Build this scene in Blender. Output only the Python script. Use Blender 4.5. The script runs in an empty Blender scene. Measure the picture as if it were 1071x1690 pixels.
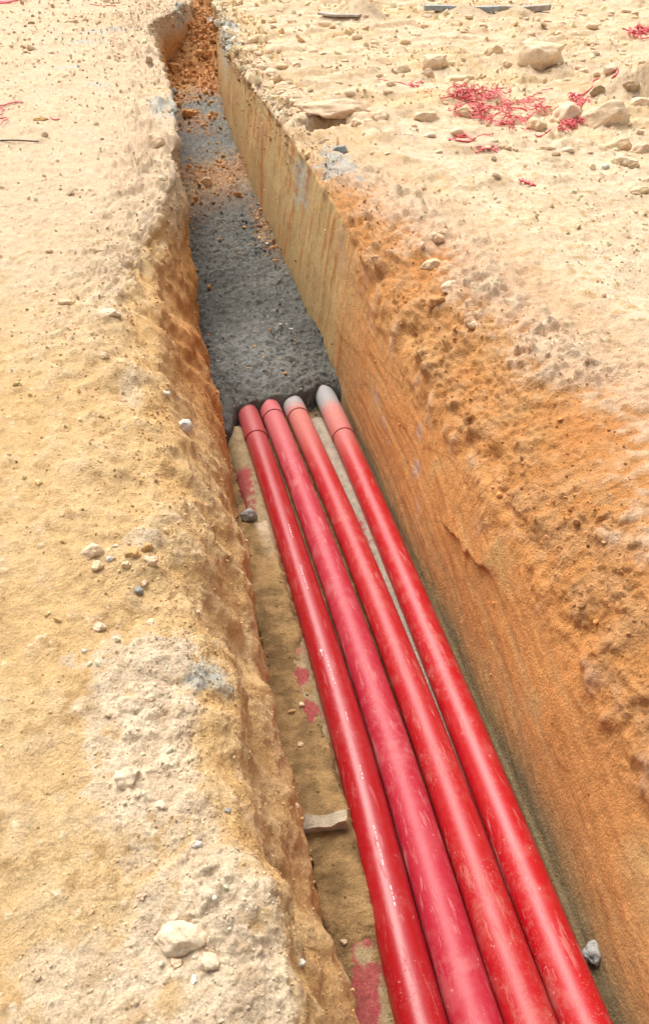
import bpy, math, random
import numpy as np
from mathutils import Vector, Matrix, noise as mnoise

sc = bpy.context.scene
COL = sc.collection
R = math.radians

# ---------------------------------------------------------------- camera
CZ = 1.55
FPX, IW, IH = 1250.0, 1071.0, 1690.0
PITCH, YAW = R(39.077), R(12.280)
fw = np.array([math.sin(YAW)*math.cos(PITCH), math.cos(YAW)*math.cos(PITCH), -math.sin(PITCH)])
rt = np.array([math.cos(YAW), -math.sin(YAW), 0.0])
up = np.cross(rt, fw)
cam_d = bpy.data.cameras.new('camera')
cam = bpy.data.objects.new('camera', cam_d)
COL.objects.link(cam)
cam.location = (0, 0, CZ)
cam.rotation_euler = Matrix((rt, up, -fw)).transposed().to_euler()
cam_d.sensor_fit = 'VERTICAL'
cam_d.sensor_height = 36.0
cam_d.lens = 36.0*FPX/IH
cam_d.clip_start = 0.05
cam_d.clip_end = 900
sc.camera = cam

# ---------------------------------------------------------------- light
SUN_EL, SUN_AZ = R(54), R(-14)       # azimuth measured clockwise from +Y
wd = bpy.data.worlds.new('World')
sc.world = wd
wd.use_nodes = True
nt = wd.node_tree
nt.nodes.clear()
sky = nt.nodes.new('ShaderNodeTexSky')
sky.sky_type = 'NISHITA'
sky.sun_disc = False
sky.sun_elevation = SUN_EL
sky.sun_rotation = SUN_AZ
sky.air_density = 0.7
sky.dust_density = 6.0
sky.ozone_density = 0.6
bg = nt.nodes.new('ShaderNodeBackground')
bg.inputs['Strength'].default_value = 0.15
wo = nt.nodes.new('ShaderNodeOutputWorld')
hs = nt.nodes.new('ShaderNodeHueSaturation')      # thin overcast: the same sky, paler
hs.inputs['Saturation'].default_value = 0.18
nt.links.new(sky.outputs[0], hs.inputs['Color'])
nt.links.new(hs.outputs[0], bg.inputs[0])
nt.links.new(bg.outputs[0], wo.inputs[0])
sd = bpy.data.lights.new('sun', 'SUN')
sd.energy = 1.5
sd.angle = R(38)
sd.color = (1.0, 0.95, 0.88)
so = bpy.data.objects.new('sun', sd)
COL.objects.link(so)
sdir = Vector((math.sin(SUN_AZ)*math.cos(SUN_EL), math.cos(SUN_AZ)*math.cos(SUN_EL), math.sin(SUN_EL)))
so.rotation_euler = sdir.to_track_quat('Z', 'Y').to_euler()
so.location = (-3, 3, 6)
sc.view_settings.view_transform = 'Standard'
sc.view_settings.look = 'None'
sc.view_settings.exposure = 0.70
sc.view_settings.gamma = 1.0

# ---------------------------------------------------------------- numpy noise
_rs = np.random.RandomState(7)
PERM = _rs.permutation(4096).astype(np.int64)
GR = _rs.normal(size=(4096, 3)).astype(np.float32)
GR /= np.linalg.norm(GR, axis=1)[:, None]
RND = _rs.rand(4096, 3).astype(np.float32)

def hsh(ix, iy, iz):
    return PERM[(ix + PERM[(iy + PERM[iz & 4095]) & 4095]) & 4095]

def perlin(p):
    p = np.asarray(p, dtype=np.float64)
    i = np.floor(p).astype(np.int64)
    f = (p - i).astype(np.float32)
    w = f*f*f*(f*(f*6-15)+10)
    out = 0
    for dx in (0, 1):
        wx = w[:, 0] if dx else 1-w[:, 0]
        for dy in (0, 1):
            wy = w[:, 1] if dy else 1-w[:, 1]
            for dz in (0, 1):
                wz = w[:, 2] if dz else 1-w[:, 2]
                g = GR[hsh(i[:, 0]+dx, i[:, 1]+dy, i[:, 2]+dz)]
                out = out + wx*wy*wz*(g[:, 0]*(f[:, 0]-dx)+g[:, 1]*(f[:, 1]-dy)+g[:, 2]*(f[:, 2]-dz))
    return out*1.5

def fbm(p, scale, octv=4, gain=0.5, seed=0.0):
    q = np.asarray(p)/scale + seed*17.31
    a, s, t = 1.0, 0, 0
    for _ in range(octv):
        s = s + a*perlin(q)
        t += a
        a *= gain
        q = q*2.03 + 5.7
    return s/t

def worley(p, scale, seed=0.0):
    """F1, F2 and a random id per cell."""
    q = np.asarray(p)/scale + seed*9.7
    i = np.floor(q).astype(np.int64)
    f = (q - i).astype(np.float32)
    f1 = np.full(len(q), 9.0, np.float32); f2 = f1.copy(); cid = np.zeros(len(q), np.float32)
    for dx in (-1, 0, 1):
        for dy in (-1, 0, 1):
            for dz in (-1, 0, 1):
                h = hsh(i[:, 0]+dx, i[:, 1]+dy, i[:, 2]+dz)
                r = RND[h]
                d = (r[:, 0]+dx-f[:, 0])**2 + (r[:, 1]+dy-f[:, 1])**2 + (r[:, 2]+dz-f[:, 2])**2
                closer = d < f1
                f2 = np.where(closer, f1, np.minimum(f2, d))
                cid = np.where(closer, r[:, 1], cid)
                f1 = np.where(closer, d, f1)
    return np.sqrt(f1), np.sqrt(f2), cid

def sstep(a, b, x):
    t = np.clip((x-a)/(b-a), 0, 1)
    return t*t*(3-2*t)

def itp(y, ys, vs):
    return np.interp(y, ys, vs)

# ---------------------------------------------------------------- mesh helpers
def new_mesh(name, V, Fq, tri=False):
    me = bpy.data.meshes.new(name)
    V = np.asarray(V, np.float32); Fq = np.asarray(Fq, np.int32)
    k = Fq.shape[1]
    me.vertices.add(len(V)); me.vertices.foreach_set('co', V.ravel())
    me.loops.add(Fq.size); me.loops.foreach_set('vertex_index', Fq.ravel())
    me.polygons.add(len(Fq))
    me.polygons.foreach_set('loop_start', np.arange(0, Fq.size, k, dtype=np.int32))
    me.update(calc_edges=True)
    return me

def set_smooth(me, v=True):
    me.polygons.foreach_set('use_smooth', np.full(len(me.polygons), v))

def set_col(me, C, name='tint'):
    a = me.color_attributes.new(name, 'FLOAT_COLOR', 'POINT')
    c = np.ones((len(me.vertices), 4), np.float32)
    c[:, :3] = C
    a.data.foreach_set('color', c.ravel())

def put(name, me, mat, parent=None, label=None, cat=None, group=None, kind=None, loc=None):
    o = bpy.data.objects.new(name, me)
    COL.objects.link(o)
    if mat is not None and me is not None and len(me.materials) == 0:
        me.materials.append(mat)
    if parent: o.parent = parent
    if loc is not None: o.location = loc
    if label: o['label'] = label
    if cat: o['category'] = cat
    if group: o['group'] = group
    if kind: o['kind'] = kind
    return o

def grid_faces(nr, nc):
    a = np.arange(nr*nc, dtype=np.int32).reshape(nr, nc)
    return np.stack([a[:-1, :-1], a[:-1, 1:], a[1:, 1:], a[1:, :-1]], -1).reshape(-1, 4)

def grid_normals(P):
    du = np.gradient(P, axis=1); dv = np.gradient(P, axis=0)
    n = np.cross(du, dv)
    n /= (np.linalg.norm(n, axis=2, keepdims=True)+1e-12)
    return n

# ---------------------------------------------------------------- materials
def soil_mat(name, rough=0.93, bump=0.5, fine=260, coarse=55, var=0.22, spec=0.15, dist=0.004):
    m = bpy.data.materials.new(name); m.use_nodes = True
    t = m.node_tree; N = t.nodes; L = t.links
    b = N['Principled BSDF']
    b.inputs['Roughness'].default_value = rough
    b.inputs['Specular IOR Level'].default_value = spec
    at = N.new('ShaderNodeAttribute'); at.attribute_name = 'tint'
    tc = N.new('ShaderNodeTexCoord')
    n1 = N.new('ShaderNodeTexNoise'); n1.inputs['Scale'].default_value = coarse
    n1.inputs['Detail'].default_value = 12; n1.inputs['Roughness'].default_value = 0.78; n1.inputs['Lacunarity'].default_value = 2.1
    n2 = N.new('ShaderNodeTexNoise'); n2.inputs['Scale'].default_value = fine
    n2.inputs['Detail'].default_value = 6; n2.inputs['Roughness'].default_value = 0.75
    v = N.new('ShaderNodeTexVoronoi'); v.inputs['Scale'].default_value = fine*0.45
    for q in (n1, n2, v): L.new(tc.outputs['Object'], q.inputs['Vector'])
    r1 = N.new('ShaderNodeMapRange'); r1.inputs[1].default_value = 0.3; r1.inputs[2].default_value = 0.7
    r1.inputs[3].default_value = 1-var; r1.inputs[4].default_value = 1+var
    L.new(n1.outputs['Fac'], r1.inputs[0])
    r2 = N.new('ShaderNodeMapRange'); r2.inputs[1].default_value = 0.3; r2.inputs[2].default_value = 0.7
    r2.inputs[3].default_value = 1-var*1.3; r2.inputs[4].default_value = 1+var*1.3
    L.new(n2.outputs['Fac'], r2.inputs[0])
    mu = N.new('ShaderNodeMath'); mu.operation = 'MULTIPLY'
    L.new(r1.outputs[0], mu.inputs[0]); L.new(r2.outputs[0], mu.inputs[1])
    sc_ = N.new('ShaderNodeVectorMath'); sc_.operation = 'SCALE'
    L.new(at.outputs['Color'], sc_.inputs[0]); L.new(mu.outputs[0], sc_.inputs['Scale'])
    L.new(sc_.outputs[0], b.inputs['Base Color'])
    ad = N.new('ShaderNodeMath'); ad.operation = 'ADD'
    L.new(n1.outputs['Fac'], ad.inputs[0]); L.new(n2.outputs['Fac'], ad.inputs[1])
    a2 = N.new('ShaderNodeMath'); a2.operation = 'MULTIPLY_ADD'; a2.inputs[1].default_value = -0.5
    L.new(v.outputs['Distance'], a2.inputs[0]); L.new(ad.outputs[0], a2.inputs[2])
    bp = N.new('ShaderNodeBump'); bp.inputs['Strength'].default_value = bump; bp.inputs['Distance'].default_value = dist
    L.new(a2.outputs[0], bp.inputs['Height']); L.new(bp.outputs[0], b.inputs['Normal'])
    return m

def plain_mat(name, c, rough=0.6, var=0.25, scale=40, spec=0.4, bump=0.2):
    m = bpy.data.materials.new(name); m.use_nodes = True
    t = m.node_tree; N = t.nodes; L = t.links
    b = N['Principled BSDF']
    b.inputs['Roughness'].default_value = rough
    b.inputs['Specular IOR Level'].default_value = spec
    n1 = N.new('ShaderNodeTexNoise'); n1.inputs['Scale'].default_value = scale; n1.inputs['Detail'].default_value = 8
    tc = N.new('ShaderNodeTexCoord'); L.new(tc.outputs['Object'], n1.inputs['Vector'])
    r = N.new('ShaderNodeValToRGB')
    r.color_ramp.elements[0].position = 0.3; r.color_ramp.elements[1].position = 0.7
    r.color_ramp.elements[0].color = tuple(x*(1-var) for x in c)+(1,)
    r.color_ramp.elements[1].color = tuple(min(1, x*(1+var)) for x in c)+(1,)
    L.new(n1.outputs['Fac'], r.inputs[0]); L.new(r.outputs[0], b.inputs['Base Color'])
    bp = N.new('ShaderNodeBump'); bp.inputs['Strength'].default_value = bump; bp.inputs['Distance'].default_value = 0.003
    L.new(n1.outputs['Fac'], bp.inputs['Height']); L.new(bp.outputs[0], b.inputs['Normal'])
    return m

M_SOIL = soil_mat('soil', bump=.85, fine=210, coarse=22, var=.27, dist=.011)
M_STONE = soil_mat('stone', bump=0.7, fine=160, coarse=30, var=0.20, dist=.010)
M_CONC = soil_mat('wet_concrete', rough=0.6, bump=1.0, fine=170, coarse=35, var=0.34, spec=0.35, dist=0.014)

# base colours (albedo)
PALE = np.array([.65, .49, .325]); CREAM = np.array([.86, .675, .465]); SAND = np.array([.68, .465, .235])
YEL = np.array([.62, .385, .165]); ORG = np.array([.60, .272, .088]); DEEP = np.array([.37, .145, .045])
OLIV = np.array([.52, .36, .16]); BROWN = np.array([.20, .155, .085]); BLUE = np.array([.42, .46, .43])
PINK = np.array([.68, .47, .31]); TERR = np.array([.54, .28, .115])

def mix(a, b, t):
    return a*(1-t[:, None]) + b*t[:, None]

# ---------------------------------------------------------------- the ground: one sheet with the trench cut in it
def yrows():
    # even steps as seen from head height above the trench, then widening to the horizon
    ang = np.linspace(R(80), R(4.9), 800)
    near = 1.75/np.tan(ang)
    k = np.argmax(np.diff(near) > .05)
    near = np.concatenate([near[:k], np.arange(near[k], 19.6, .05)])
    back = -np.array([40, 20, 10, 5, 2.5, 1.2, .5, .1])
    far = near[-1] + np.cumsum(np.geomspace(.3, 60, 32))
    return np.concatenate([back, near, far])
Ys = yrows()
YC = np.clip(Ys, 0.3, 30)

def S(ys, vs):
    v = np.interp(YC, ys, vs)
    return v

LcX = S([.3,.54,.64,.72,.83,.97,1.13,1.29,1.44,1.65,1.87,2.13,2.44,2.76,3.15,3.68,4.24,4.82,5.28,5.82,6.88,8.32,9.8,11.3,13.6,14.6,15.3,16,17.5,30],
        [.03,.05,.05,.04,-.05,-.08,-.09,-.03,-.03,-.12,-.11,-.11,-.13,-.17,-.23,-.25,-.17,-.04,.06,.16,.22,.31,.3,.3,.25,.30,.5,.8,1.2,1.2])
LfX = S([.3,.85,1.18,1.61,2.12,2.9,3.85,4.53,5.91,8.43,11.3,14,15.5,16,17,30], [.2,.2,.20,.17,.19,.19,.25,.19,.22,.30,.40,.5,.55,.85,1.25,1.4])
RfX = S([.3,.54,.74,1.1,1.6,2.6,3.4,4.4,6.7,9.2,11.2,13.5,15.6,17,30], [.90,.92,.945,.975,1.005,1.03,1.05,1.06,1.07,1.10,1.15,1.25,1.44,1.6,1.7])
zF = S([.3,.78,1.6,2.5,4,5,6,9,13,14.8,15.6,17,18.3,30], [-.83,-.87,-.97,-1.03,-1.18,-1.18,-1.1,-1.1,-1.05,-.95,-.72,-.32,-.02,0])
R2X = S([.3,1.5,2.6,3.6,4.6,5.2,6,7.3,8.4,10.2,12.7,16,18,30], [1.12,1.13,1.16,1.18,1.17,1.19,1.20,1.22,1.20,1.2,1.28,1.56,1.7,1.8])
R2Z = S([.3,1,2,3,4,5,6,8,17,19,30], [-.30,-.28,-.26,-.24,-.16,-.07,-.05,-.03,-.02,0,0])
R3X = S([.3,1,2,3,3.8,4.5,5.5,7,9,12,18,30], [1.33,1.34,1.40,1.48,1.50,1.50,1.40,1.45,1.38,1.4,1.8,1.95])
R3Z = S([.3,1,2,3,4,5,6,9,18,30], [.05,.04,-.01,-.02,-.01,.0,.0,.0,.0,0])
R4X = S([.3,1,2,3,4,5,7,9,18,30], [1.95,1.95,2.1,2.1,2.05,1.95,1.8,1.7,2.1,2.3])
R4Z = S([.3,2,4,6,9,18,30], [.18,.10,.05,.03,.01,0,0])
closed = sstep(16.8, 18.6, Ys)
behind = sstep(0.3, -1.0, Ys)*0

L1X = LcX + .38*(LfX-LcX); L1Z = np.interp(YC, [.3, 2, 3, 4, 5, 6, 30], [-.10, -.13, -.10, -.12, -.18, -.2, -.2])
L2X = LcX + .86*(LfX-LcX); L2Z = np.interp(YC, [.3, 2, 4, 5, 30], [-.42, -.45, -.55, -.6, -.6])
L1Z = np.maximum(L1Z, zF); L2Z = np.maximum(L2Z, zF)
R2Z = np.maximum(R2Z, zF); 
WL = .62 + .15*np.clip(Ys, 0, 60); WR = np.maximum(.45, .55 + .66*np.clip(Ys, 0, 60) - R4X)

segs = []     # (ncols, X0, Z0, X1, Z1, zone)
NL, NRc = 215, 225
cols_X, cols_Z, zone, par = [], [], [], []
def seg(n, X0, Z0, X1, Z1, z, pw=1.0):
    for k in range(n):
        t = (k/float(n))
        s = t**pw
        cols_X.append(X0+(X1-X0)*s); cols_Z.append(Z0+(Z1-Z0)*s); zone.append(z); par.append(t)
zero = np.zeros_like(Ys)
# far left
for k in range(26, 0, -1):
    cols_X.append(LcX - WL - (0.12*(1.36**k-1)+.02*k)); cols_Z.append(zero); zone.append(0); par.append(0)
seg(NL, LcX-WL, zero, LcX, zero-.015, 0)
seg(46, LcX, zero-.015, L1X, L1Z, 1)
seg(50, L1X, L1Z, L2X, L2Z, 2)
seg(38, L2X, L2Z, LfX, zF+.03, 3)
seg(95, LfX, zF+.03, RfX, zF, 4)
R1X = RfX + .35*(R2X-RfX)
seg(60, RfX, zF, R1X, (zF+R2Z)/2, 5)
seg(56, R1X, (zF+R2Z)/2, R2X, R2Z, 6)
seg(78, R2X, R2Z, R3X, R3Z, 7)
seg(62, R3X, R3Z, R4X, R4Z, 8)
seg(NRc, R4X, R4Z, R4X+WR, R4Z*.6, 9)
for k in range(0, 26):
    cols_X.append(R4X + WR + (0.12*(1.36**k-1)+.02*k)); cols_Z.append(R4Z*.6*(1-k/26)); zone.append(9); par.append(1)
GX = np.stack(cols_X, 1); GZ = np.stack(cols_Z, 1); ZN = np.array(zone); PR = np.array(par)
nr, nc = GX.shape
# soften the edges of the cut
for _ in range(5):
    m = slice(30, nc-30)
    for A in (GX, GZ):
        A[:, 31:nc-31] = .25*A[:, 30:nc-32] + .5*A[:, 31:nc-31] + .25*A[:, 32:nc-30]
GY = np.repeat(Ys[:, None], nc, 1)
# sand bank along the left of the floor, where the buried pipe lies
zp = np.interp(YC, [.3, .78, 1.6, 4, 5], [-.755, -.80, -.90, -1.10, -1.19])     # pipe axis height
fl = (ZN == 4)[None, :]
bank = np.interp(YC, [.3, .75, .85, .95, 1.1, 1.5, 1.75, 2.05, 2.3, 2.9, 3.05, 3.2, 4.2], [.0, .0, .012, .035, .05, .045, .018, .018, .045, .05, .02, -.02, -.04])
tgt = (zp+bank)[:, None]
wb = (1 - sstep(.345, .40, GX)) * (sstep(.2, .9, GY)*(1-sstep(3.9, 4.3, GY)))
wb = np.where(GY < .9, 1 - sstep(.345, .40, GX), wb)
sel = fl & (GX < .42)
GZ = np.where(sel, GZ*(1-wb)+np.maximum(tgt, GZ)*wb, GZ)
fil = sstep(.90, 1.08, GX)*(1-sstep(3.6, 4.2, GY))
GZ = np.where(fl & (GX > .85), np.maximum(GZ, (zp[:, None]-.085) + 0*fil**1.5*(GX > .9)), GZ)
rim = (np.exp(-((ZN+PR-7.1)/1.05)**2)[None, :])*(1-sstep(3.8, 5.0, GY))
rim2 = (np.exp(-((ZN+PR-1.1)/.5)**2)[None, :])*(1-sstep(4.5, 6.0, GY))
rim = np.maximum(rim, rim2)
for _ in range(420):
    for A in (GX, GZ):
        av = A.copy(); av[:, 1:-1] = .5*A[:, :-2] + .5*A[:, 2:]
        A += rim*.5*(av-A)
G = np.stack([GX, GY, GZ], 2)
Nn = grid_normals(G)
Pf = G.reshape(-1, 3); Nf = Nn.reshape(-1, 3)
X, Y, Z = Pf[:, 0].copy(), Pf[:, 1].copy(), Pf[:, 2].copy()
zn = np.tile(ZN, nr); pr = np.tile(PR, nr)

# zone weights along the profile (continuous)
prof = zn + pr
flatL = 1 - sstep(.93, 1.4, prof)
slopeL = sstep(.9, 1.3, prof)*(1-sstep(3.95, 4.05, prof))
floor_ = ((zn == 4)).astype(float)
wallR = sstep(4.98, 5.05, prof)*(1-sstep(6.95, 7.08, prof))
shR = sstep(6.95, 7.08, prof)*(1-sstep(8.3, 9.02, prof))
flatR = sstep(8.3, 9.02, prof)
# far away, the shoulder is already flat crust
farR = sstep(5.2, 7.5, Y)
flatR_ = np.maximum(flatR, shR*farR); shR_ = shR*(1-farR)

pale2 = np.stack([X, Y, Z], 1)
n_big = fbm(Pf, 1.6, 3, seed=1); n_mid = fbm(Pf, .35, 4, seed=2); n_sm = fbm(Pf, .09, 4, seed=3)
n_fine = fbm(Pf, .024, 3, seed=4)
w1, w2, wid = worley(Pf + .02*np.stack([n_mid, n_sm, n_fine], 1), .055, 1)
c1, c2, cid = worley(Pf + .05*np.stack([n_sm, n_mid, n_fine], 1), .15, 2)
clod = (wid > .45)*(wid-.3)*1.6*sstep(.02, .30, w2-w1)
s1, s2, sid = worley(Pf + .01*np.stack([n_sm, n_fine, n_mid], 1), .024, 4)
crumb = (sid > .5)*(sid-.3)*1.5*sstep(.03, .35, s2-s1)
n_rough = fbm(Pf, .06, 3, gain=.55, seed=5)
n_grit = fbm(Pf, .014, 2, gain=.6, seed=15)
plate = sstep(0.0, .10, c2-c1)      # 0 in the cracks

# masks of crust on the left bank (worn, caked patches), world blobs (x, y, rx, ry)
def blob(bl, warp=.35):
    o = np.zeros(len(X))
    for bx, by, rx, ry, s in bl:
        d = np.sqrt(((X-bx)/rx)**2 + ((Y-by)/ry)**2) + warp*n_mid*2.4 + 1.1*n_sm
        o = np.maximum(o, s*(1-sstep(.6, 1.15, d+.8*n_rough)))
    return o
crustL = blob([(-.16, 1.36, .14, .12, 1), (-.17, 1.16, .13, .16, 1), (-.20, .98, .13, .2, .95), (-.08, .70, .20, .16, 1), (-.02, .55, .15, .18, 1),
               (-.30, .58, .14, .12, .7), (-.15, 1.87, .06, .05, .8), (-.28, 1.25, .16, .04, .8), (-.17, 2.9, .06, .14, .7),
               (-.3, 3.7, .12, .14, .6), (.03, 2.35, .05, .12, .55), (.04,2.6,.05,.07,.7)])
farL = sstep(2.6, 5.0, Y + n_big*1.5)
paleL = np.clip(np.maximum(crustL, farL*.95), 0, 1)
roughR = sstep(-.1, .25, n_big + .3*n_mid)

# ---- displacement
far_amp = np.clip(Y/4.0, 1, 3.2)
disp = np.zeros(len(X))
disp += flatL*(.020*n_big + .016*n_mid + .012*n_sm + .007*n_rough*(1+.5*farL) + .003*crumb*sstep(-.1, .3, n_sm+n_mid))
disp += flatL*crustL*(.004 + .006*clod*sstep(0, .3, n_sm+.5*n_mid) + .005*crumb + .001*plate + .004*n_rough + .002*n_grit)
disp += flatL*farL*(.009*clod*sstep(0, .4, n_mid+.1))*far_amp
edgeL = sstep(.55, .9, prof)*(1-sstep(1.2, 1.6, prof))
disp += edgeL*(.020*n_mid + .016*n_sm) + edgeL*crustL*(.004*plate+.006*clod)
disp += edgeL*farL*(.03*n_mid + .02*clod + .02*n_sm)
# left slope
up_ = Pf*np.array([1., 1., .35])
n_sl = fbm(up_, .13, 4, seed=6)
deepL = np.exp(-((Y-4.7)/1.3)**2)*sstep(1.2, 2.0, prof)*(1-sstep(3.6, 4, prof))
disp += sstep(.6, 1.0, prof)*(prof < 4)*(1-.9*sstep(3.2, 3.9, prof))*(Y < 7)*(.075*fbm(Pf, .32, 3, seed=8)+.05*fbm(Pf, .75, 2, seed=9))
disp += slopeL*(0 + .018*n_sl + .012*n_rough + .006*crumb*sstep(-.1, .3, n_sl))
disp += deepL*(.03*n_sl + .03*n_mid)
# floor
disp += floor_*(.010*n_mid + .009*n_sm + .008*n_rough + .005*crumb)
ramp = sstep(14.3, 15.2, Y)*floor_
disp += ramp*(.09*n_mid + .045*n_sm + .035*clod)
# right wall: cut by the bucket
warp_ = .05*n_big + .06*np.sin(Y*1.7)
rot = np.stack([X*.6, Y*.995+Z*.10, Y*-.10+Z*.995+warp_], 1)
scr_far = fbm(np.stack([X, Y*1.0+.15*Z, Z*.10], 1), .09, 5, gain=.62, seed=11)
scr_near = fbm(rot*np.array([1, .10, 1.0]), .07, 5, gain=.6, seed=12)
groove = fbm(rot*np.array([1, .05, 1.0]), .028, 2, seed=14)
nearW = 1-sstep(3.6, 5.2, Y)
scr = scr_far*(1-nearW) + scr_near*nearW
upW = sstep(-.50, -.27, Z + .14*n_mid + .10*n_big + .05*n_sm)*nearW
disp += wallR*nearW*.008*(sstep(-.36, -.30, Z+.12*n_mid+.06*n_sm)-.5)
disp += wallR*(.030*fbm(Pf, .9, 2, seed=13) + ((.013 - .006*nearW*(1-sstep(1.3, 2.4, Y)))*scr + .003*groove*nearW)*(1-.7*upW) + .003*n_rough + .012*upW*n_rough + .02*upW*n_sl + .02*upW*n_mid)
# ledges in the near wall left by the bucket teeth
def ledge(ax, ay, az, bx, by, bz, wdt, dep):
    """step along a line on the wall (in the Y-Z plane)"""
    d = np.array([by-ay, bz-az]); ln = np.hypot(*d); d /= ln
    s = (Y-ay)*d[0] + (Z-az)*d[1]; t = -(Y-ay)*d[1] + (Z-az)*d[0] + .10*n_mid + .02*n_sm
    on = sstep(-.05, .03, s)*(1-sstep(ln-.03, ln+.05, s))
    return on*dep*np.exp(-np.clip(t, 0, 9)/wdt)*sstep(-.006, .004, t)
disp += wallR*(ledge(0, 1.95, -.52, 0, 2.42, -.60, .10, .020) + ledge(0, 2.3, -.35, 0, 4.0, -.78, .14, .003)
               + ledge(0, 2.9, -.30, 0, 4.6, -.72, .10, .003) + ledge(0, .9, -.55, 0, 2.0, -.74, .08, .002))
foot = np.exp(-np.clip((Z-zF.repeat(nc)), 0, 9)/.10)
# right shoulder: broken soil
l1, l2, lid = worley(Pf + .06*np.stack([n_sm, n_mid, n_sm], 1), .26, 3)
disp += shR_*(.5+.5*sstep(1.6, 3.2, Y+n_big))*(.055*n_mid + .028*n_sl + .03*(.5-l1) + .018*n_sm + .030*clod*sstep(-.2, .3, n_mid+.3*n_sl) + .030*n_rough + .010*crumb)
topR = np.exp(-((prof-7.05)/.22)**2)*(1-farR)
disp += topR*(.03*n_mid+.02*n_sl)
# right flat
disp += flatR_*(.045*n_big + .022*n_mid + .014*n_sm + .010*n_rough + .004*crumb)
led = fbm(Pf*np.array([.45, 1., 1.]), .55, 4, gain=.6, seed=41)
ter = fbm(Pf*np.array([.6, 1., 1.]), .9, 4, gain=.6, seed=43)
ter2 = fbm(Pf*np.array([.6, 1., 1.]), .38, 3, gain=.6, seed=44)
brk = .035*sstep(-.04, .05, ter) + .022*sstep(-.06, .06, ter2) + .022*sstep(.18, .26, ter2)
disp += (flatR_*sstep(3.2, 6, Y) + .45*flatL*sstep(4, 7, Y))*brk
disp += flatR_*sstep(5, 8, Y)*(.06*led)
disp += flatL*sstep(4, 8, Y)*(.03*led)
disp += flatR_*roughR*sstep(4.0, 7.0, Y)*(.016*clod + .014*n_sm)
edgeR = np.exp(-((prof-7.3)/.55)**2)*farR
disp += edgeR*(.02*clod + .06*n_mid + .035*n_sm)
# mounds and heaps beyond (height, not along the normal)
dz = np.zeros(len(X))
def mound(cx, cy, rx, ry, h, lump=.12):
    d = np.sqrt(((X-cx)/rx)**2 + ((Y-cy)/ry)**2) + .18*n_big + .06*n_mid
    return h*(1-sstep(0, 1, d))*(1+lump*n_mid*2)
dz += mound(4.75, 7.5, .7, .55, .22) + mound(4.2, 9.4, 1.5, .9, .10) + mound(3.7, 14.3, .55, .9, .28)
dz += mound(5.5, 14.2, .7, .5, .16)+mound(6.2, 13.9, .4, .3, .10)
dz += mound(10.5, 17.6, 3.6, 2.6, 1.5, .2) + mound(6.4, 18.6, 2.2, 2.3, .8) + mound(2.3, 20.2, 2.0, 2.0, .9) + mound(14.5, 19, 4, 4, 1.6)
dz += mound(.9, 16.6, .5, .8, .05)
lumpy = sstep(.05, .6, dz)
disp += lumpy*(.05*clod+.06*n_sm+.05*(.6-c1))*1.3
dz -= .38*(1-sstep(.55, 1.1, np.sqrt(((X-1.57)/.25)**2 + ((Y-7.13)/.22)**2)+.5*n_sm))*sstep(7.0, 7.2, prof)   # washed-out hollow under the slab
dz += -.10*sstep(1.3, 1.9, prof)*deepL*0
fade = (1-sstep(19, 40, Y))*.75+.25
disp = np.where(Y < 0.15, disp*.5, disp)*fade
Q3 = Pf + Nf*disp[:, None]
Q3[:, 2] += dz
# ---- colours
c = np.zeros((len(X), 3))
sandv = sstep(-.25, .3, n_mid*.8+n_big*.5)
cL = mix(SAND+0*c, YEL, .55*(1-sandv))
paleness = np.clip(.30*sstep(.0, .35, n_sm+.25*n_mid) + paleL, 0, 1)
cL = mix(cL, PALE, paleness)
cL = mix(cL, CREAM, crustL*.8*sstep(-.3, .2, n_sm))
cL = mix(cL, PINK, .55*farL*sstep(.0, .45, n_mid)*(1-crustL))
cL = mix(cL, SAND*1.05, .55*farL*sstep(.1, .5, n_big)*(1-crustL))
cL = mix(cL, YEL*.75, .7*sstep(.12, .4, n_rough+.3*n_fine)*(1-farL*.4)*(1-.6*crustL))
cL = mix(cL, CREAM, .7*(sid > .86)*(s1 < .33)*sstep(-.2, .2, n_sm))
dirtR = sstep(.25, .6, n_mid-.3*n_sm)
cS = mix(YEL*1.05+0*c, SAND, sstep(-.2, .35, n_sl+.3*n_sm))
cS = mix(cS, YEL*.78, .35*sstep(.1, .45, n_rough)); cS = mix(cS, CREAM, .5*sstep(.15, .5, n_sm+.5*n_mid)*(1-sstep(1.6, 2.6, prof)))
cS = mix(cS, ORG*.95, np.clip(sstep(2.6, 3.7, Y)*sstep(1.5, 2.6, prof)*(.8+.6*n_mid), 0, 1))
cS = mix(cS, TERR*1.15, .4*sstep(2.4, 3.2, prof)*(1-sstep(2.2, 3, Y))*sstep(-.2, .3, n_mid))
cS = mix(cS, DEEP, .45*deepL*sstep(.05, .4, n_sl+.3*n_mid))
cS = mix(cS, PALE*.95, .85*sstep(4.8, 6.0, Y)*(1-sstep(1.9, 2.8, prof)))
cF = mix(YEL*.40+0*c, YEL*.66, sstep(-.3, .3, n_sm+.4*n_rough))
cF = mix(cF, BROWN*.75, .9*sstep(.80, .90, X)*(1-sstep(13, 14, Y)))  # floor turns dark brown along the right side
cF = mix(cF, TERR*1.1, sstep(13.6, 14.6, Y)*(.8+.2*sstep(-.2, .2, n_sm)))
cF = mix(cF, CREAM*.72, .8*sstep(.28, .31, X)*(1-sstep(.36, .38, X))*sstep(2.6, 3.1, Y)*(1-sstep(4.2, 4.5, Y)))
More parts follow.
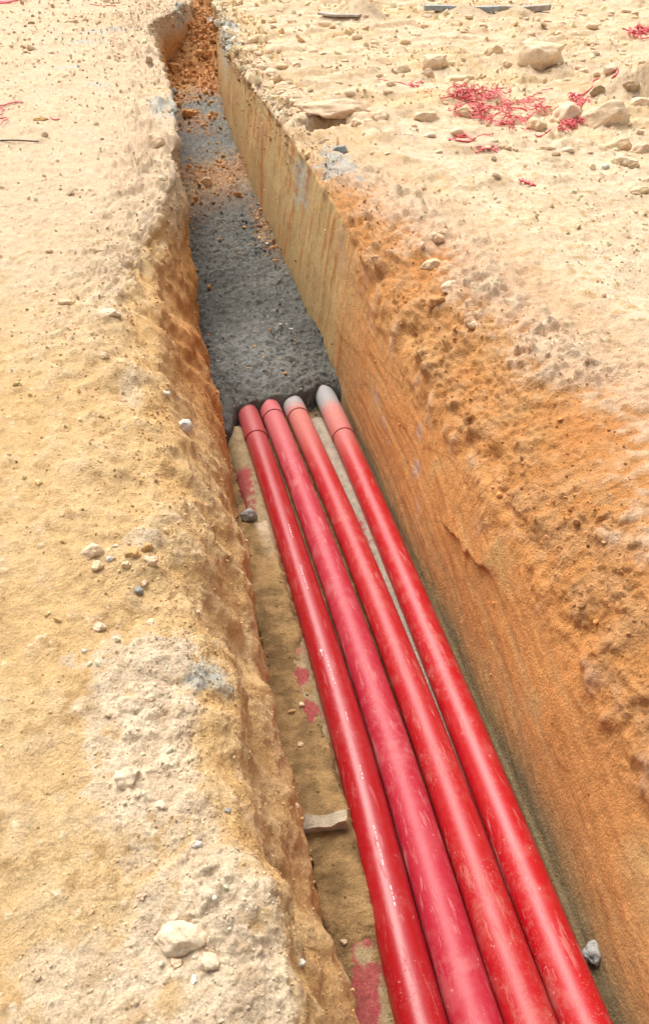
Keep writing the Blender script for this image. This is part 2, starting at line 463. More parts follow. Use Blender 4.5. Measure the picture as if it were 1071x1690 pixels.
# wall
cWf = mix(OLIV*1.12+0*c, ORG*.95, 1.0*sstep(.02, .25, scr_far)); cWf = mix(cWf, DEEP*1.3, .8*sstep(.22, .42, scr_far)); cWf = mix(cWf, YEL*1.0, .85*sstep(-.05, -.30, scr_far)); cWf = mix(cWf, PINK*.9, .6*sstep(.1, .4, n_mid-.2*n_big)*sstep(-.7, -.3, Z))
cWn = mix(ORG*1.12+0*c, DEEP*1.3, .55*sstep(.08, .42, scr_near+.3*n_mid+.3*groove)); cWn = mix(cWn, YEL*.95, .7*sstep(.05, .4, -scr_near+.3*n_big))
cWn = mix(cWn, OLIV*1.1, .5*sstep(.1, .45, -n_mid+.2*n_big))
cWf = cWf*.95
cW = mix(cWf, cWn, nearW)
cW = mix(cW, mix(ORG*1.05+0*c, YEL, sstep(-.2, .3, n_big)*.35), upW*.8); cW = mix(cW, PINK*.95, upW*.5*sstep(.0, .4, n_sl+.4*n_rough))
foot_mix = .85*foot + .30*np.exp(-np.clip((Z-zF.repeat(nc)), 0, 9)/.32)*(1-sstep(6, 10, Y)*.4)
cW = mix(cW, BROWN, np.clip(foot_mix*(1+.6*n_mid), 0, .92))  # wall grows darker brown towards its foot
# one darker wet run down the far wall
run = np.exp(-((Y-8.35-.25*Z)/.10)**2)*sstep(-.25, -.45, Z)
cW = mix(cW, DEEP*1.2, .85*run)
# shoulder
hgt = sstep(7.0, 8.9, prof)
cH = mix(ORG*.90+0*c, TERR*1.02, sstep(-.25, .25, n_sm+.4*n_mid))
cH = mix(cH, YEL*.92, .40*sstep(.05, .4, n_big))
cH = mix(cH, DEEP*1.5, .35*sstep(.2, .5, -n_mid+.3*n_sl))
cH = mix(cH, PINK, .80*np.clip(sstep(-.30, .30, n_mid*.9+(hgt-.62)*1.5+.5*n_sl+.8*n_rough+.16*(Y-2.3)), 0, 1))
cH = mix(cH, PALE, .95*sstep(.05, .55, (hgt-.80)*1.5+n_mid*.9+.6*n_sm+.9*n_rough+.14*(Y-2.3)))
cR = mix(PALE+0*c, CREAM*.93, .8*sstep(-.2, .3, n_mid))
cR = mix(cR, SAND*1.08, .62*sstep(.0, .45, n_big+.3*n_sm)*sstep(3, 6, Y))
cR = mix(cR, SAND*.8, .7*sstep(.05, .45, n_rough+.4*n_sm))
cR = mix(cR, YEL*.85, .6*sstep(.15, .4, n_rough-.4*n_sm))
cR = mix(cR, SAND*.85, .55*(np.exp(-((ter-.0)/.05)**2)+np.exp(-((ter2-.21)/.05)**2)).clip(0, 1)*sstep(3.5, 6, Y))
cR = mix(cR, PINK, .5*sstep(.05, .4, n_mid-.3*n_big))
wallM = wallR + sstep(6.8, 7.0, prof)*0
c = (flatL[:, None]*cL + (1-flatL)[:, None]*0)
rest = 1-flatL
c += (rest*(prof < 3.99))[:, None]*cS
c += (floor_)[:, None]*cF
hw = (prof >= 5)
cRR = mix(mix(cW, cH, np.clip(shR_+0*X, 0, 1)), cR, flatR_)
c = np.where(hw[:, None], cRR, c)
# heap colours
hp = sstep(.08, .45, dz)*(Y > 12)
c = mix(c, SAND*.95, hp*(X > 3.2)*.8)
c = mix(c, TERR*.85, hp*(X <= 3.2)*(Y > 17.5))
# blue-grey clay smears
n_rough = n_rough+.35*n_grit
def smear(bx, by, bz, rx, ry, rz, s=.8):
    d = np.sqrt(((X-bx)/rx)**2+((Y-by)/ry)**2+((Z-bz)/rz)**2)+1.3*n_sm+.7*n_mid+.6*n_rough
    return s*(1-sstep(.6, 1.1, d))*(.55+.45*sstep(-.15, .15, n_fine))
bl = np.zeros(len(X))
for a in [(-.02, 1.33, 0, .055, .06, .3), (.09, 1.42, -.05, .03, .04, .3), (.16, 8.2, 0, .10, .5, .3), (.30, 8.15, -.02, .05, .9, .3), (-.62, 12.5, 0, .35, .12, .3), (-.25, 13.6, 0, .5, .12, .3),
          (-.75, 10.4, 0, .13, .12, .3), (-.4, 9.4, 0, .12, .12, .3), (1.38, 5.9, 0, .13, .5, .4), (1.3, 12.3, -.1, .10, 1.2, .4), (1.45, 13.6, -.05, .15, 1.0, .4), (.95, 16.3, 0, .2, .5, .3),
          (1.17, 6.3, -.2, .06, .3, .2, .6)]:
    bl = np.maximum(bl, smear(*a))
c = mix(c, BLUE, np.clip(bl, 0, 1))
wb_ = np.zeros(len(X))
for (y0, z0, y1, z1) in [(3.1, -.16, 3.15, -.36), (3.74, -.66, 3.30, -.78), (2.98, -.45, 2.86, -.70), (3.02, -.5, 2.7, -.78), (4.3, -.25, 4.25, -.42)]:
    d = np.array([y1-y0, z1-z0]); ln = np.hypot(*d); d = d/ln
    s = (Y-y0)*d[0]+(Z-z0)*d[1]; t = np.abs(-(Y-y0)*d[1]+(Z-z0)*d[0]) + .05*n_sm
    wb_ = np.maximum(wb_, sstep(-.02, .04, s)*(1-sstep(ln-.04, ln+.02, s))*(1-sstep(.0, .07, t))*sstep(-.1, .3, n_sm+n_rough))
c = mix(c, np.array([.48, .40, .36]), .7*wb_*wallR)
c = np.clip(c, .01, .9)
me = new_mesh('ground', Q3, grid_faces(nr, nc))
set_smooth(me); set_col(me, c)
ground = put('ground', me, M_SOIL, kind='structure')

# resting points: nearest seen terrain vertex under a ray of the camera
d_ = Q3 - np.array([0, 0, CZ]); zc_ = d_ @ fw
SX = IW/2 + (d_ @ rt)/np.maximum(zc_, 1e-3)*FPX; SY = IH/2 - (d_ @ up)/np.maximum(zc_, 1e-3)*FPX
okv = (zc_ > .2) & (SX > -150) & (SX < IW+150) & (SY > -60) & (SY < IH+80)
idx_ok = np.nonzero(okv)[0]
bx_ = (SX[idx_ok]//16).astype(int); by_ = (SY[idx_ok]//16).astype(int)
buck = {}
order = np.argsort(by_*1000+bx_, kind='stable'); keys = (by_*1000+bx_)[order]
uk, st = np.unique(keys, return_index=True)
ends = np.append(st[1:], len(keys))
buck = {int(k): idx_ok[order[a:b]] for k, a, b in zip(uk, st, ends)}
Nq = grid_normals(Q3.reshape(nr, nc, 3)).reshape(-1, 3)
def spot(x, y):
    """point of the ground, its normal and metres per photo pixel there"""
    best = None
    cand = []
    for dy in (-1, 0, 1):
        for dx in (-1, 0, 1):
            b = buck.get((int(y//16)+dy)*1000+int(x//16)+dx)
            if b is not None: cand.append(b)
    if not cand: return Vector((0, 5, 0)), Vector((0, 0, 1)), .005
    cnd = np.concatenate(cand)
    r = np.hypot(SX[cnd]-x, SY[cnd]-y)
    near = cnd[r < max(4.0, r.min()+1.5)]
    zmin = zc_[near].min()
    near2 = near[zc_[near] < zmin*1.03+.02]
    i = near2[np.argmin(np.hypot(SX[near2]-x, SY[near2]-y))]
    return Vector(Q3[i]), Vector(Nq[i]), zc_[i]/FPX

# ---------------------------------------------------------------- wet concrete in the trench
cy = np.concatenate([np.linspace(3.75, 5.2, 230), np.linspace(5.21, 8, 220), np.linspace(8.02, 14.9, 210)])
NCc = 170
cx0 = np.interp(cy, [3.7, 4.5, 6, 8.4, 11.3, 14, 15.5], [.13, .08, .10, .2, .28, .36, .42]); cx1 = np.interp(cy, [3.7, 9.2, 11.2, 13.5, 15], [1.16, 1.2, 1.26, 1.36, 1.5])
tt = np.linspace(0, 1, NCc)
CX = cx0[:, None]*(1-tt) + cx1[:, None]*tt; CY = np.repeat(cy[:, None], NCc, 1)
lipn = fbm(np.stack([CX.ravel(), CY.ravel()*0+3.3, CX.ravel()*0], 1), .22, 3, seed=31).reshape(CX.shape)
yy = CY + .10*lipn + .30*sstep(.36, .27, CX) - .03*sstep(.40, .5, CX)-.14*np.exp(-((CX-.97)/.09)**2) - .06*sstep(.5, .58, CX)
CZz = np.interp(yy, [3.75, 4.16, 4.27, 4.32, 4.42, 4.75, 6, 9, 13, 15], [-1.30, -1.25, -1.155, -1.04, -1.005, -.985, -.97, -.99, -.93, -.95])
CZz += .02*np.sin(tt*math.pi)[None, :] - .02
Pc = np.stack([CX.ravel(), CY.ravel(), CZz.ravel()], 1)
g1 = fbm(Pc, .5, 3, seed=21); g2 = fbm(Pc, .06, 4, seed=22); gw, gw2, gid = worley(Pc, .045, 5); g3 = fbm(Pc, .02, 2, seed=23)
Pc[:, 2] += (.030*g1 + .030*g2)*sstep(4.2, 4.6, Pc[:, 1]) + .008*g2 + .012*sstep(.02, .3, gw2-gw)*(gid-.2) + .004*g3
CON = np.array([.110, .108, .091])
cc = mix(CON+0*Pc, CON*.5, sstep(0, .4, g1*.5+g2+.4*g3)); cc = mix(cc, CON*1.8, .7*sstep(0, .35, g2-.7*g1-.3*g3))
dst = np.exp(-((Pc[:, 0]-.50)/.26)**2-((Pc[:, 1]-4.95)/.5)**2)
cc = mix(cc, np.array([.29, .295, .27]), np.clip(dst*(.8+1.2*g2), 0, .9))
soilm = np.exp(-((Pc[:, 1]-9.2-.8*(Pc[:, 0]-.6))/.85)**2)*sstep(-.3, .15, g2+g1*.5+.1)
soilm = np.maximum(soilm, sstep(10.2, 13.2, Pc[:, 1])*.85*sstep(-.15, .25, g1+g2))
soilm = np.maximum(soilm, sstep(13.4, 14.3, Pc[:, 1]+g1))
soilm = np.maximum(soilm, .9*np.exp(-((Pc[:, 0]-1.02)/.08)**2)*np.exp(-((Pc[:, 1]-7.6)/.8)**2)*sstep(-.3, .1, g2))
cc = mix(cc, mix(YEL*.8+0*cc, TERR*.8, sstep(-.2, .3, g1)), np.clip(soilm*.9, 0, .9))
Pc[:, 2] += soilm*.012*(1+2*g2)
fleck = sstep(.88, .9, gid)*(gw < .25)*(Pc[:, 1] < 7)
cc = mix(cc, np.array([.55, .55, .5]), fleck*.35)
me = new_mesh('concrete', Pc, grid_faces(len(cy), NCc)); set_smooth(me); set_col(me, cc)
put('concrete', me, M_CONC, kind='structure')

# ---------------------------------------------------------------- pipes
def pipe_mat(name, red, dust, amount, seed, gloss=.3, far_dust=0.0, cem=4.3, caked=False):
    m = bpy.data.materials.new(name); m.use_nodes = True
    t = m.node_tree; N = t.nodes; L = t.links
    b = N['Principled BSDF']
    tc = N.new('ShaderNodeTexCoord')
    mp = N.new('ShaderNodeMapping'); mp.inputs['Location'].default_value = (seed*3.1, seed*1.7, seed)
    L.new(tc.outputs['Object'], mp.inputs['Vector'])
    def nz(scale, det, rgh, stretch=None):
        n = N.new('ShaderNodeTexNoise'); n.inputs['Scale'].default_value = scale; n.inputs['Detail'].default_value = det; n.inputs['Roughness'].default_value = rgh
        if stretch:
            q = N.new('ShaderNodeMapping'); q.inputs['Scale'].default_value = stretch; q.inputs['Rotation'].default_value = (0, 0, R(12))
            L.new(mp.outputs[0], q.inputs['Vector']); L.new(q.outputs[0], n.inputs['Vector'])
        else: L.new(mp.outputs[0], n.inputs['Vector'])
        return n.outputs['Fac']
    def rng(s, a, b_, c_, d):
        r = N.new('ShaderNodeMapRange'); r.interpolation_type = 'SMOOTHSTEP'
        for i, v in enumerate((a, b_, c_, d)): r.inputs[i+1].default_value = v
        L.new(s, r.inputs[0]); return r.outputs[0]
    def mth(op, a, b_, clamp=False):
        r = N.new('ShaderNodeMath'); r.operation = op; r.use_clamp = clamp
        for i, v in enumerate((a, b_)):
            if isinstance(v, (int, float)): r.inputs[i].default_value = v
            else: L.new(v, r.inputs[i])
        return r.outputs[0]
    thick = rng(nz(3.2, 4, .55), .42, .62, .25, 1.0)
    blotch = mth('MULTIPLY', rng(nz(9, 9, .72), .50-.06*amount, .60+.12*(1-amount), 0, .30+.45*amount), thick)
    mid = mth('MULTIPLY', rng(nz(34, 9, .78), .52-.05*amount, .62, 0, .12+.42*amount), thick)
    scr = rng(nz(46, 6, .7, (1, .10, 1)), .58-.05*amount, .64, 0, .30+.5*amount)
    spk = mth('MULTIPLY', rng(nz(150, 2, .5), .66-.03*amount, .69, 0, .85), rng(nz(6, 4, .6), .48, .6, .1, 1))
    vo = N.new('ShaderNodeTexVoronoi'); vo.inputs['Scale'].default_value = 42; L.new(mp.outputs[0], vo.inputs['Vector'])
    dots = mth('MULTIPLY', rng(vo.outputs['Distance'], .17, .12, 0, .95), rng(nz(9, 4, .7), .56-.06*amount, .60, 0, 1))
    d = mth('MAXIMUM', mth('MAXIMUM', blotch, mid), mth('MAXIMUM', scr, mth('MAXIMUM', spk, dots)))
    if caked:
        d = rng(nz(7, 9, .75), .66, .58, 0, 1)
    # cement dust settled towards the concrete end, on the upper side
    sp = N.new('ShaderNodeSeparateXYZ'); L.new(tc.outputs['Object'], sp.inputs[0])
    fd = rng(sp.outputs['Y'], 3.3, 4.25, 0, far_dust)
    fd = mth('MULTIPLY', fd, rng(nz(60, 6, .8), .3, .6, .45, 1.0))
    d = mth('MAXIMUM', d, fd)
    mx = N.new('ShaderNodeMix'); mx.data_type = 'RGBA'
    mx.inputs['A'].default_value = red+(1,); mx.inputs['B'].default_value = dust+(1,)
    L.new(d, mx.inputs['Factor'])
    # pure cement at the very end
    e = rng(mth('ADD', sp.outputs['Y'], mth('MULTIPLY', nz(40, 5, .7), .35)), cem+.14, cem+.30, 0, min(1, far_dust*1.25))
    mx2 = N.new('ShaderNodeMix'); mx2.data_type = 'RGBA'; mx2.inputs['B'].default_value = (.29, .275, .265, 1)
    L.new(e, mx2.inputs['Factor']); L.new(mx.outputs['Result'], mx2.inputs['A'])
    L.new(mx2.outputs['Result'], b.inputs['Base Color'])
    L.new(rng(d, 0, .8, gloss, .75), b.inputs['Roughness'])
    b.inputs['Specular IOR Level'].default_value = .45
    bp = N.new('ShaderNodeBump'); bp.inputs['Strength'].default_value = .35; bp.inputs['Distance'].default_value = .002
    L.new(d, bp.inputs['Height']); L.new(bp.outputs[0], b.inputs['Normal'])
    return m

def spline(pts, n):
    """Catmull-Rom through points"""
    p = [Vector(q) for q in pts]
    p = [p[0]*2-p[1]] + p + [p[-1]*2-p[-2]]
    out = []
    for i in range(1, len(p)-2):
        for k in range(n):
            t = k/n
            a, b_, c_, d = p[i-1], p[i], p[i+1], p[i+2]
            out.append(.5*((2*b_)+(-a+c_)*t+(2*a-5*b_+4*c_-d)*t*t+(-a+3*b_-3*c_+d)*t*t*t))
    out.append(p[-2].copy())
    return out

def tube(path, rad, seg_=28, cap=True):
    V = []; F = []
    nrm = None
    for i, p in enumerate(path):
        t = (path[min(i+1, len(path)-1)]-path[max(i-1, 0)]).normalized()
        if nrm is None:
            nrm = t.cross(Vector((0, 0, 1)))
            if nrm.length < .1: nrm = t.cross(Vector((1, 0, 0)))
            nrm.normalize()
        else:
            nrm = (nrm - t*nrm.dot(t)).normalized()
        bn = t.cross(nrm)
        r = rad[i] if hasattr(rad, '__len__') else rad
        for k in range(seg_):
            a = 2*math.pi*k/seg_
            V.append(p + nrm*math.cos(a)*r + bn*math.sin(a)*r)
    n = len(path)
    for i in range(n-1):
        for k in range(seg_):
            k2 = (k+1) % seg_
            F.append((i*seg_+k, i*seg_+k2, (i+1)*seg_+k2, (i+1)*seg_+k))
    return V, F

def mesh_py(name, V, F, smooth=True):
    me = bpy.data.meshes.new(name)
    me.from_pydata([tuple(v) for v in V], [], F)
    me.update()
    set_smooth(me, smooth)
    return me

zax = lambda y: float(np.interp(y, [.0, .3, .78, 1.6, 2.8, 4, 5.2], [-.72, -.745, -.80, -.897, -1.005, -1.10, -1.20]))
PX = {1: [(0, .375), (.3, .39), (.78, .408), (1.66, .447), (2.8, .447), (4.0, .43), (4.9, .405)],
      2: [(0, .515), (.3, .53), (.76, .549), (1.63, .590), (2.8, .60), (4.0, .585), (4.9, .555)],
      3: [(0, .655), (.3, .672), (.74, .690), (1.6, .737), (2.8, .757), (3.95, .745), (4.9, .725)],
      4: [(0, .797), (.3, .813), (.70, .832), (1.56, .886), (2.7, .935), (3.9, .968), (4.9, .985)]}
COLLAR = {1: 3.97, 2: 4.22, 3: 4.2, 4: 3.87}
RED = (.62, .012, .016)
pm = {1: pipe_mat('pipe_plastic_smooth', (.31, .004, .008), (.42, .13, .12), .10, 1, .34, .5, 4.6),
      2: pipe_mat('pipe_plastic_chalky', (.36, .009, .026), (.50, .18, .17), .62, 2, .50, .6, 4.6),
      3: pipe_mat('pipe_plastic_scuffed', (.36, .005, .009), (.46, .18, .14), .36, 3, .42, .85, 4.22),
      4: pipe_mat('pipe_plastic_speckled', (.38, .005, .009), (.48, .21, .17), .26, 4, .38, .95, 4.20)}
LAB = {1: 'glossy clean red plastic pipe, leftmost of the four, with printed white dashes',
       2: 'pinkish chalk-scuffed red plastic pipe, second from the left of the four',
       3: 'red plastic pipe third from the left, white cement cap where it meets the concrete',
       4: 'red plastic pipe nearest the right trench wall, grey dusted far end'}
PR_ = .0695
for k in (1, 2, 3, 4):
    ys_ = [p[0] for p in PX[k]]; xs_ = [p[1] for p in PX[k]]
    pts = [(x, y, zax(y)+(0.004 if k in (2, 3) else 0)) for y, x in PX[k]]
    path = spline(pts, 16)
    root = bpy.data.objects.new('plastic_pipe', None); COL.objects.link(root)
    root.location = (0, 0, 0)
    root['label'] = LAB[k]; root['category'] = 'pipe'; root['group'] = 'red conduit pipes laid along the trench floor'
    V, F = tube(path, PR_, 40)
    put('pipe_barrel', mesh_py('pipe_barrel', V, F), pm[k], root)
    # socket of the next length, a slightly wider sleeve with a rolled lip
    sp = [p for p in path if p.y > COLLAR[k]]
    j = next(i for i, p in enumerate(path) if p.y > COLLAR[k])
    dirv = (path[j+1]-path[j]).normalized()
    s0 = path[j-1] + (path[j]-path[j-1])*((COLLAR[k]-path[j-1].y)/(path[j].y-path[j-1].y))
    pth = [s0, s0+dirv*.0005, s0+dirv*.004, s0+dirv*.010, s0+dirv*.014, s0+dirv*.02] + [q for q in sp if (q-s0).length > .03]
    rr = [PR_-.002, PR_+.0045, PR_+.0068, PR_+.0062, PR_+.004, PR_+.0035] + [PR_+.0035]*(len(pth)-6)
    V, F = tube(pth, rr, 40)
    put('socket', mesh_py('socket', V, F), pm[k], root)
    if k == 1:
        # printed line of white dashes and an arrow, thin film following the barrel
        V = []; F = []
        def film(y0, y1, a, w):
            x0 = np.interp((y0, y1), ys_, xs_)
            base = len(V)
            for yy_, xx_ in ((y0, x0[0]), (y1, x0[1])):
                for s in (-1, 1):
                    aa = a + s*w/PR_/2
                    V.append((xx_+math.sin(aa)*(PR_+.0006), yy_, zax(yy_)+math.cos(aa)*(PR_+.0006)))
            F.append((base, base+1, base+3, base+2))
        rg = random.Random(5)
        for (ya, yb, a) in ((2.42, 2.60, .02), (1.83, 2.0, -.1), (1.62, 1.69, .0), (1.38, 1.44, .02), (1.06, 1.20, -.06), (2.83, 2.95, .1), (.93, 1.0, .0)):
            y = ya
            while y < yb:
                l = rg.uniform(.008, .022)
                film(y, min(y+l, yb), a+rg.uniform(-.02, .02), rg.uniform(.0025, .0045)); y += l+rg.uniform(.003, .007)
        for a0, w in ((-.30, .003),):
            film(1.99, 2.025, a0, w)
            for s in (-1, 1):
                film(2.018, 2.028, a0+s*.045, .004); film(2.026, 2.034, a0+s*.02, .004)
        mw = plain_mat('print_white', (.60, .42, .42), .6)
        for q in F:
            put('printed_dash', mesh_py('printed_dash', [V[i] for i in q], [(0, 1, 2, 3)], False), mw, root)

# buried lower pipes, caked with sand
def caked(pts, rad, redspans, label, base):
    path = spline(pts, 60)
    V, F = tube(path, rad, 56)
    v = np.array([q[:] for q in V]); cen = np.repeat(np.array([q[:] for q in path]), 56, 0)
    n = (v-cen)/rad
    a1 = fbm(v, .10, 4, seed=51); a2 = fbm(v, .03, 4, gain=.7, seed=52)
    v = v + n*(.008*a1+.007*a2)[:, None]
    m = np.zeros(len(v))
    for y0, y1, sx in redspans:
        m = np.maximum(m, sstep(y0-.06, y0+.03, v[:, 1])*(1-sstep(y1-.03, y1+.06, v[:, 1]))*sstep(.05, .30, -(n[:, 0]-sx)*.6+1.3*a1+.5*a2))
    cb = mix(base+0*v, base*.72, sstep(-.1, .35, a2+a1*.5))
    cb = mix(cb, np.array([.42, .05, .07]), m*(.75+.25*sstep(0, .3, -a2)))
    me = mesh_py('buried_pipe', v, F); set_col(me, np.clip(cb, .01, .9))
    return put('buried_pipe', me, M_SOIL, None, label, 'pipe')
caked([(.325 + .045*sx, y, zax(y)-.045) for y, sx in ((0, -1.3), (.4, -1.2), (.8, -.8), (1.6, -.05), (2.5, .1), (3.3, 0), (4.15, -.3))], .066,
      ((3.15, 3.62, .1), (1.66, 2.08, .45), (.2, .95, .7)), 'half-buried red pipe caked with sand, left of the four clean pipes', np.array([.42, .31, .17]))
caked([(.76, .3, zax(.3)-.085), (.80, 1, zax(1)-.08), (.845, 2, zax(2)-.075), (.862, 3, zax(3)-.07), (.862, 4.2, zax(4.2)-.07)], .060,
      ((2.8, 3.0, 0),), 'dusty lower pipe seen in the gap before the pipe by the right wall', np.array([.40, .33, .25]))

# ---------------------------------------------------------------- stones
import bmesh
def rock_mesh(seed, sub=3, facet=6, rough=.10, flat=1.0):
    bm = bmesh.new()
    bmesh.ops.create_icosphere(bm, subdivisions=sub, radius=1.0)
    rg = random.Random(seed)
    planes = [(Vector((rg.gauss(0, 1), rg.gauss(0, 1), rg.gauss(0, .8))).normalized(), rg.uniform(.55, .85)) for _ in range(facet)]
    off = Vector((seed*3.7, seed*1.3, seed*.7))
    for v in bm.verts:
        p = v.co.copy()
        for n, d in planes:
            e = p.dot(n)-d
            if e > 0: p -= n*e*.92
        p += p.normalized()*(rough*mnoise.noise(p*1.7+off) + rough*.5*mnoise.noise(p*4+off) + rough*.25*mnoise.noise(p*9+off))
        v.co = p
    me = bpy.data.meshes.new('rock'); bm.to_mesh(me); bm.free()
    a = np.empty(len(me.vertices)*3, np.float32); me.vertices.foreach_get('co', a); a = a.reshape(-1, 3)
    ext = (a.max(0)-a.min(0))/2; cen = (a.max(0)+a.min(0))/2
    a = (a-cen)/ext
    me.vertices.foreach_set('co', a.ravel().astype(np.float32)); me.update()
    return me

RC = {'p': PALE*1.25, 'c': CREAM*.97, 's': PALE*.8+SAND*.4, 'y': YEL*1.0, 'o': TERR*1.15, 'k': PINK*.5+PALE*.72, 'g': np.array([.36, .35, .32]), 'b': np.array([.36, .40, .40]),
      'w': np.array([.74, .70, .62]), 'n': np.array([.46, .32, .18]), 'd': np.array([.12, .11, .10])}
# x, y, width px, height px, colour, label
ROCKS = [
 (890, 92, 84, 50, 'p', 'largest pale wedge-shaped slab rock on the upper right bank'),
 (993, 183, 92, 52, 'p', 'broad flat-faced pale boulder just right of the red twine knot'),
 (934, 180, 54, 52, 'k', 'rounded pinkish-cream boulder between red twine and the broad flat-faced boulder'),
 (886, 199, 34, 34, 's', 'small round tan stone sitting on the front edge of the red twine tangle'),
 (866, 190, 20, 20, 'p', 'small pale stone touching the back of the round tan twine stone'),
 (769, 180, 34, 22, 's', 'blocky tan stone with red twine draped at its right, left part of tangle'),
 (704, 190, 44, 20, 'p', 'low flat pale stone left of the red twine tangle'),
 (664, 111, 28, 24, 'c', 'smooth round cream cobble at the end of the thin red strand'),
 (720, 101, 46, 26, 'p', 'angular pale rock right of the round cream cobble'),
 (700, 121, 34, 18, 'k', 'low pinkish stone in front of the angular pale rock'),
 (813, 82, 38, 22, 's', 'tan stone left of the largest wedge slab'),
 (835, 103, 22, 17, 'p', 'small rounded stone at the left foot of the wedge slab'),
 (758, 130, 58, 16, 's', 'long low tan ridge stone above the twine tangle'),
 (1042, 134, 30, 22, 'n', 'brownish stone above the broad flat-faced boulder'),
 (1058, 170, 46, 34, 'p', 'large rounded pale rock cut by the right edge of the photo'),
 (987, 147, 26, 18, 'n', 'yellow-brown stone under the right strand of red twine'),
 (1007, 110, 28, 13, 'p', 'pale flat stone on top of the low mound, upper right'),
 (1017, 238, 52, 26, 's', 'wide tan half-buried rock below the broad flat-faced boulder'),
 (1056, 243, 40, 24, 'k', 'half-buried rock right of the wide tan one, at the right edge'),
 (1030, 264, 46, 22, 'c', 'tilted thin pale slab leaning on small stones, right bank'),
 (996, 274, 18, 12, 'w', 'small whitish stone left of the tilted thin slab'),
 (1046, 273, 20, 12, 'n', 'small brown stone under the right end of the tilted slab'),
 (959, 232, 30, 12, 's', 'small orange-tan stone in front of the round boulder by the twine'),
 (902, 243, 38, 10, 's', 'flat elongated tan stone below the twine tangle'),
 (917, 254, 16, 9, 'n', 'tiny wedge stone right of the flat elongated one'),
 (1055, 313, 36, 14, 's', 'low tan stone pair near right edge, lower of the two'),
 (1066, 297, 20, 12, 'p', 'pale stone just above the low tan one at right edge'),
 (589, 197, 24, 30, 'p', 'upright block at the right end of the dark hollow'),
 (608, 194, 22, 40, 'k', 'tall narrow block, second to the right of the dark hollow'),
 (627, 184, 30, 34, 'p', 'pale crumbly block, third to the right of the dark hollow'),
 (562, 245, 26, 13, 'b', 'blue-grey stone below the hollow on the trench edge'),
 (536, 232, 24, 12, 'p', 'pale stone on the trench lip left of the blue-grey stone'),
 (420, 66, 26, 16, 's', 'tan clod at the far trench lip, right side'),
 (744, 467, 34, 28, 'k', 'pinkish pale block set in the orange right slope'),
 (712, 434, 40, 20, 's', 'smooth light tan chunk on the top edge of the right trench wall'),
 (722, 388, 26, 18, 'k', 'small pinkish chunk above the smooth tan one on the right wall edge'),
 (719, 494, 36, 22, 'o', 'orange clod hanging on the right wall below the pinkish block'),
 (782, 534, 20, 12, 'k', 'small pale clod further down the right orange slope'),
 (221, 908, 28, 22, 'y', 'smooth yellow-brown stone on the left bank, larger of a touching pair'),
 (243, 898, 20, 17, 'y', 'smaller yellow-brown stone of the touching pair on the left bank'),
 (161, 930, 20, 22, 's', 'tan pebble stone at the foot of the pink slab, left bank'),
 (153, 903, 42, 30, 'k', 'flat pink slab pressed into the left bank sand'),
 (180, 919, 15, 10, 'w', 'small white angular chip right of the pink slab'),
 (248, 922, 28, 20, 'k', 'pinkish clod below the yellow-brown stones'),
 (229, 971, 18, 14, 'g', 'white and grey-blue pebble, lowest of the left bank cluster'),
 (239, 958, 12, 12, 'k', 'small pink chip just above the grey-blue pebble'),
 (209, 929, 17, 12, 's', 'tan stone under the larger yellow-brown stone'),
 (192, 899, 13, 8, 'w', 'white flake left of the larger yellow-brown stone'),
 (166, 1033, 21, 18, 'k', 'lone angular peach stone in open sand, left bank'),
 (250, 1024, 19, 17, 'p', 'pale stone at the top of the crusted patch, left bank'),
 (190, 1051, 9, 8, 'w', 'tiny white pebble beside the crusted patch'),
 (138, 1072, 10, 8, 'w', 'tiny pale pebble in sand left of the crusted patch'),
 (325, 1007, 16, 11, 'p', 'small pale stone on the left trench slope above the blue clay'),
 (209, 1273, 40, 36, 'c', 'rounded cream stone on left bank, biggest on the near crust'),
 (267, 1326, 24, 16, 'c', 'cream lump right of and below the rounded cream stone'),
 (325, 1392, 18, 13, 'w', 'bright white pebble near the lip of the near left bank'),
 (305, 1281, 20, 14, 'k', 'pinkish lump on the crust right of the rounded cream stone'),
 (248, 1147, 19, 15, 'p', 'pale lump in the crust below the blue clay patch'),
 (300, 1540, 96, 40, 'c', 'cracked crust slab beside a dark crevice, near left bank'),
 (292, 1586, 22, 18, 'k', 'pinkish clod lying in the crevice below the cracked slab'),
 (348, 1580, 44, 28, 'c', 'cream block right of the crevice, near left bank'),
 (232, 1478, 16, 12, 'k', 'peach pebble above the cracked crust slab'),
 (377, 1336, 12, 9, 'g', 'grey pebble in a notch of the near left slope'),
 (498, 1586, 13, 12, 'w', 'grey-white pebble on the orange slope at the bottom of the photo'),
 (182, 514, 38, 16, 'c', 'pale clod perched on the left trench crest'),
 (174, 583, 16, 12, 'c', 'small pale clod below the one on the left crest'),
 (303, 698, 32, 22, 'w', 'whitish crumbly clod halfway down the left slope'),
 (275, 648, 15, 10, 'w', 'small white clod above the crumbly whitish one on the left slope'),
 (108, 498, 32, 14, 's', 'low tan clod left of the pale clod on the crest'),
 (68, 196, 25, 11, 'y', 'yellowish flat stone beside a scrap of red twine, upper left'),
 (120, 36, 34, 10, 's', 'tan low stone at the far left top of the photo'),
 (53, 37, 12, 6, 'n', 'small brown stone left of the tan low stone, far left top'),
 (43, 86, 8, 6, 'n', 'tiny dark brown pebble alone on the upper left flat'),
 (258, 232, 34, 26, 'k', 'pinkish rock breaking out of the left trench crest'),
 (2, 306, 14, 16, 'p', 'pale stone cut by the left edge of the photo'),
 (286, 108, 24, 16, 'o', 'dark orange clod at the left foot of the far soil ramp'),
 (331, 88, 24, 14, 'o', 'orange clod halfway up the far soil ramp'),
]
rubm = [rock_mesh(s, 2, 8, .16) for s in range(20, 26)]
rockm = [rock_mesh(s, 4, 11, .20) for s in range(1, 9)]
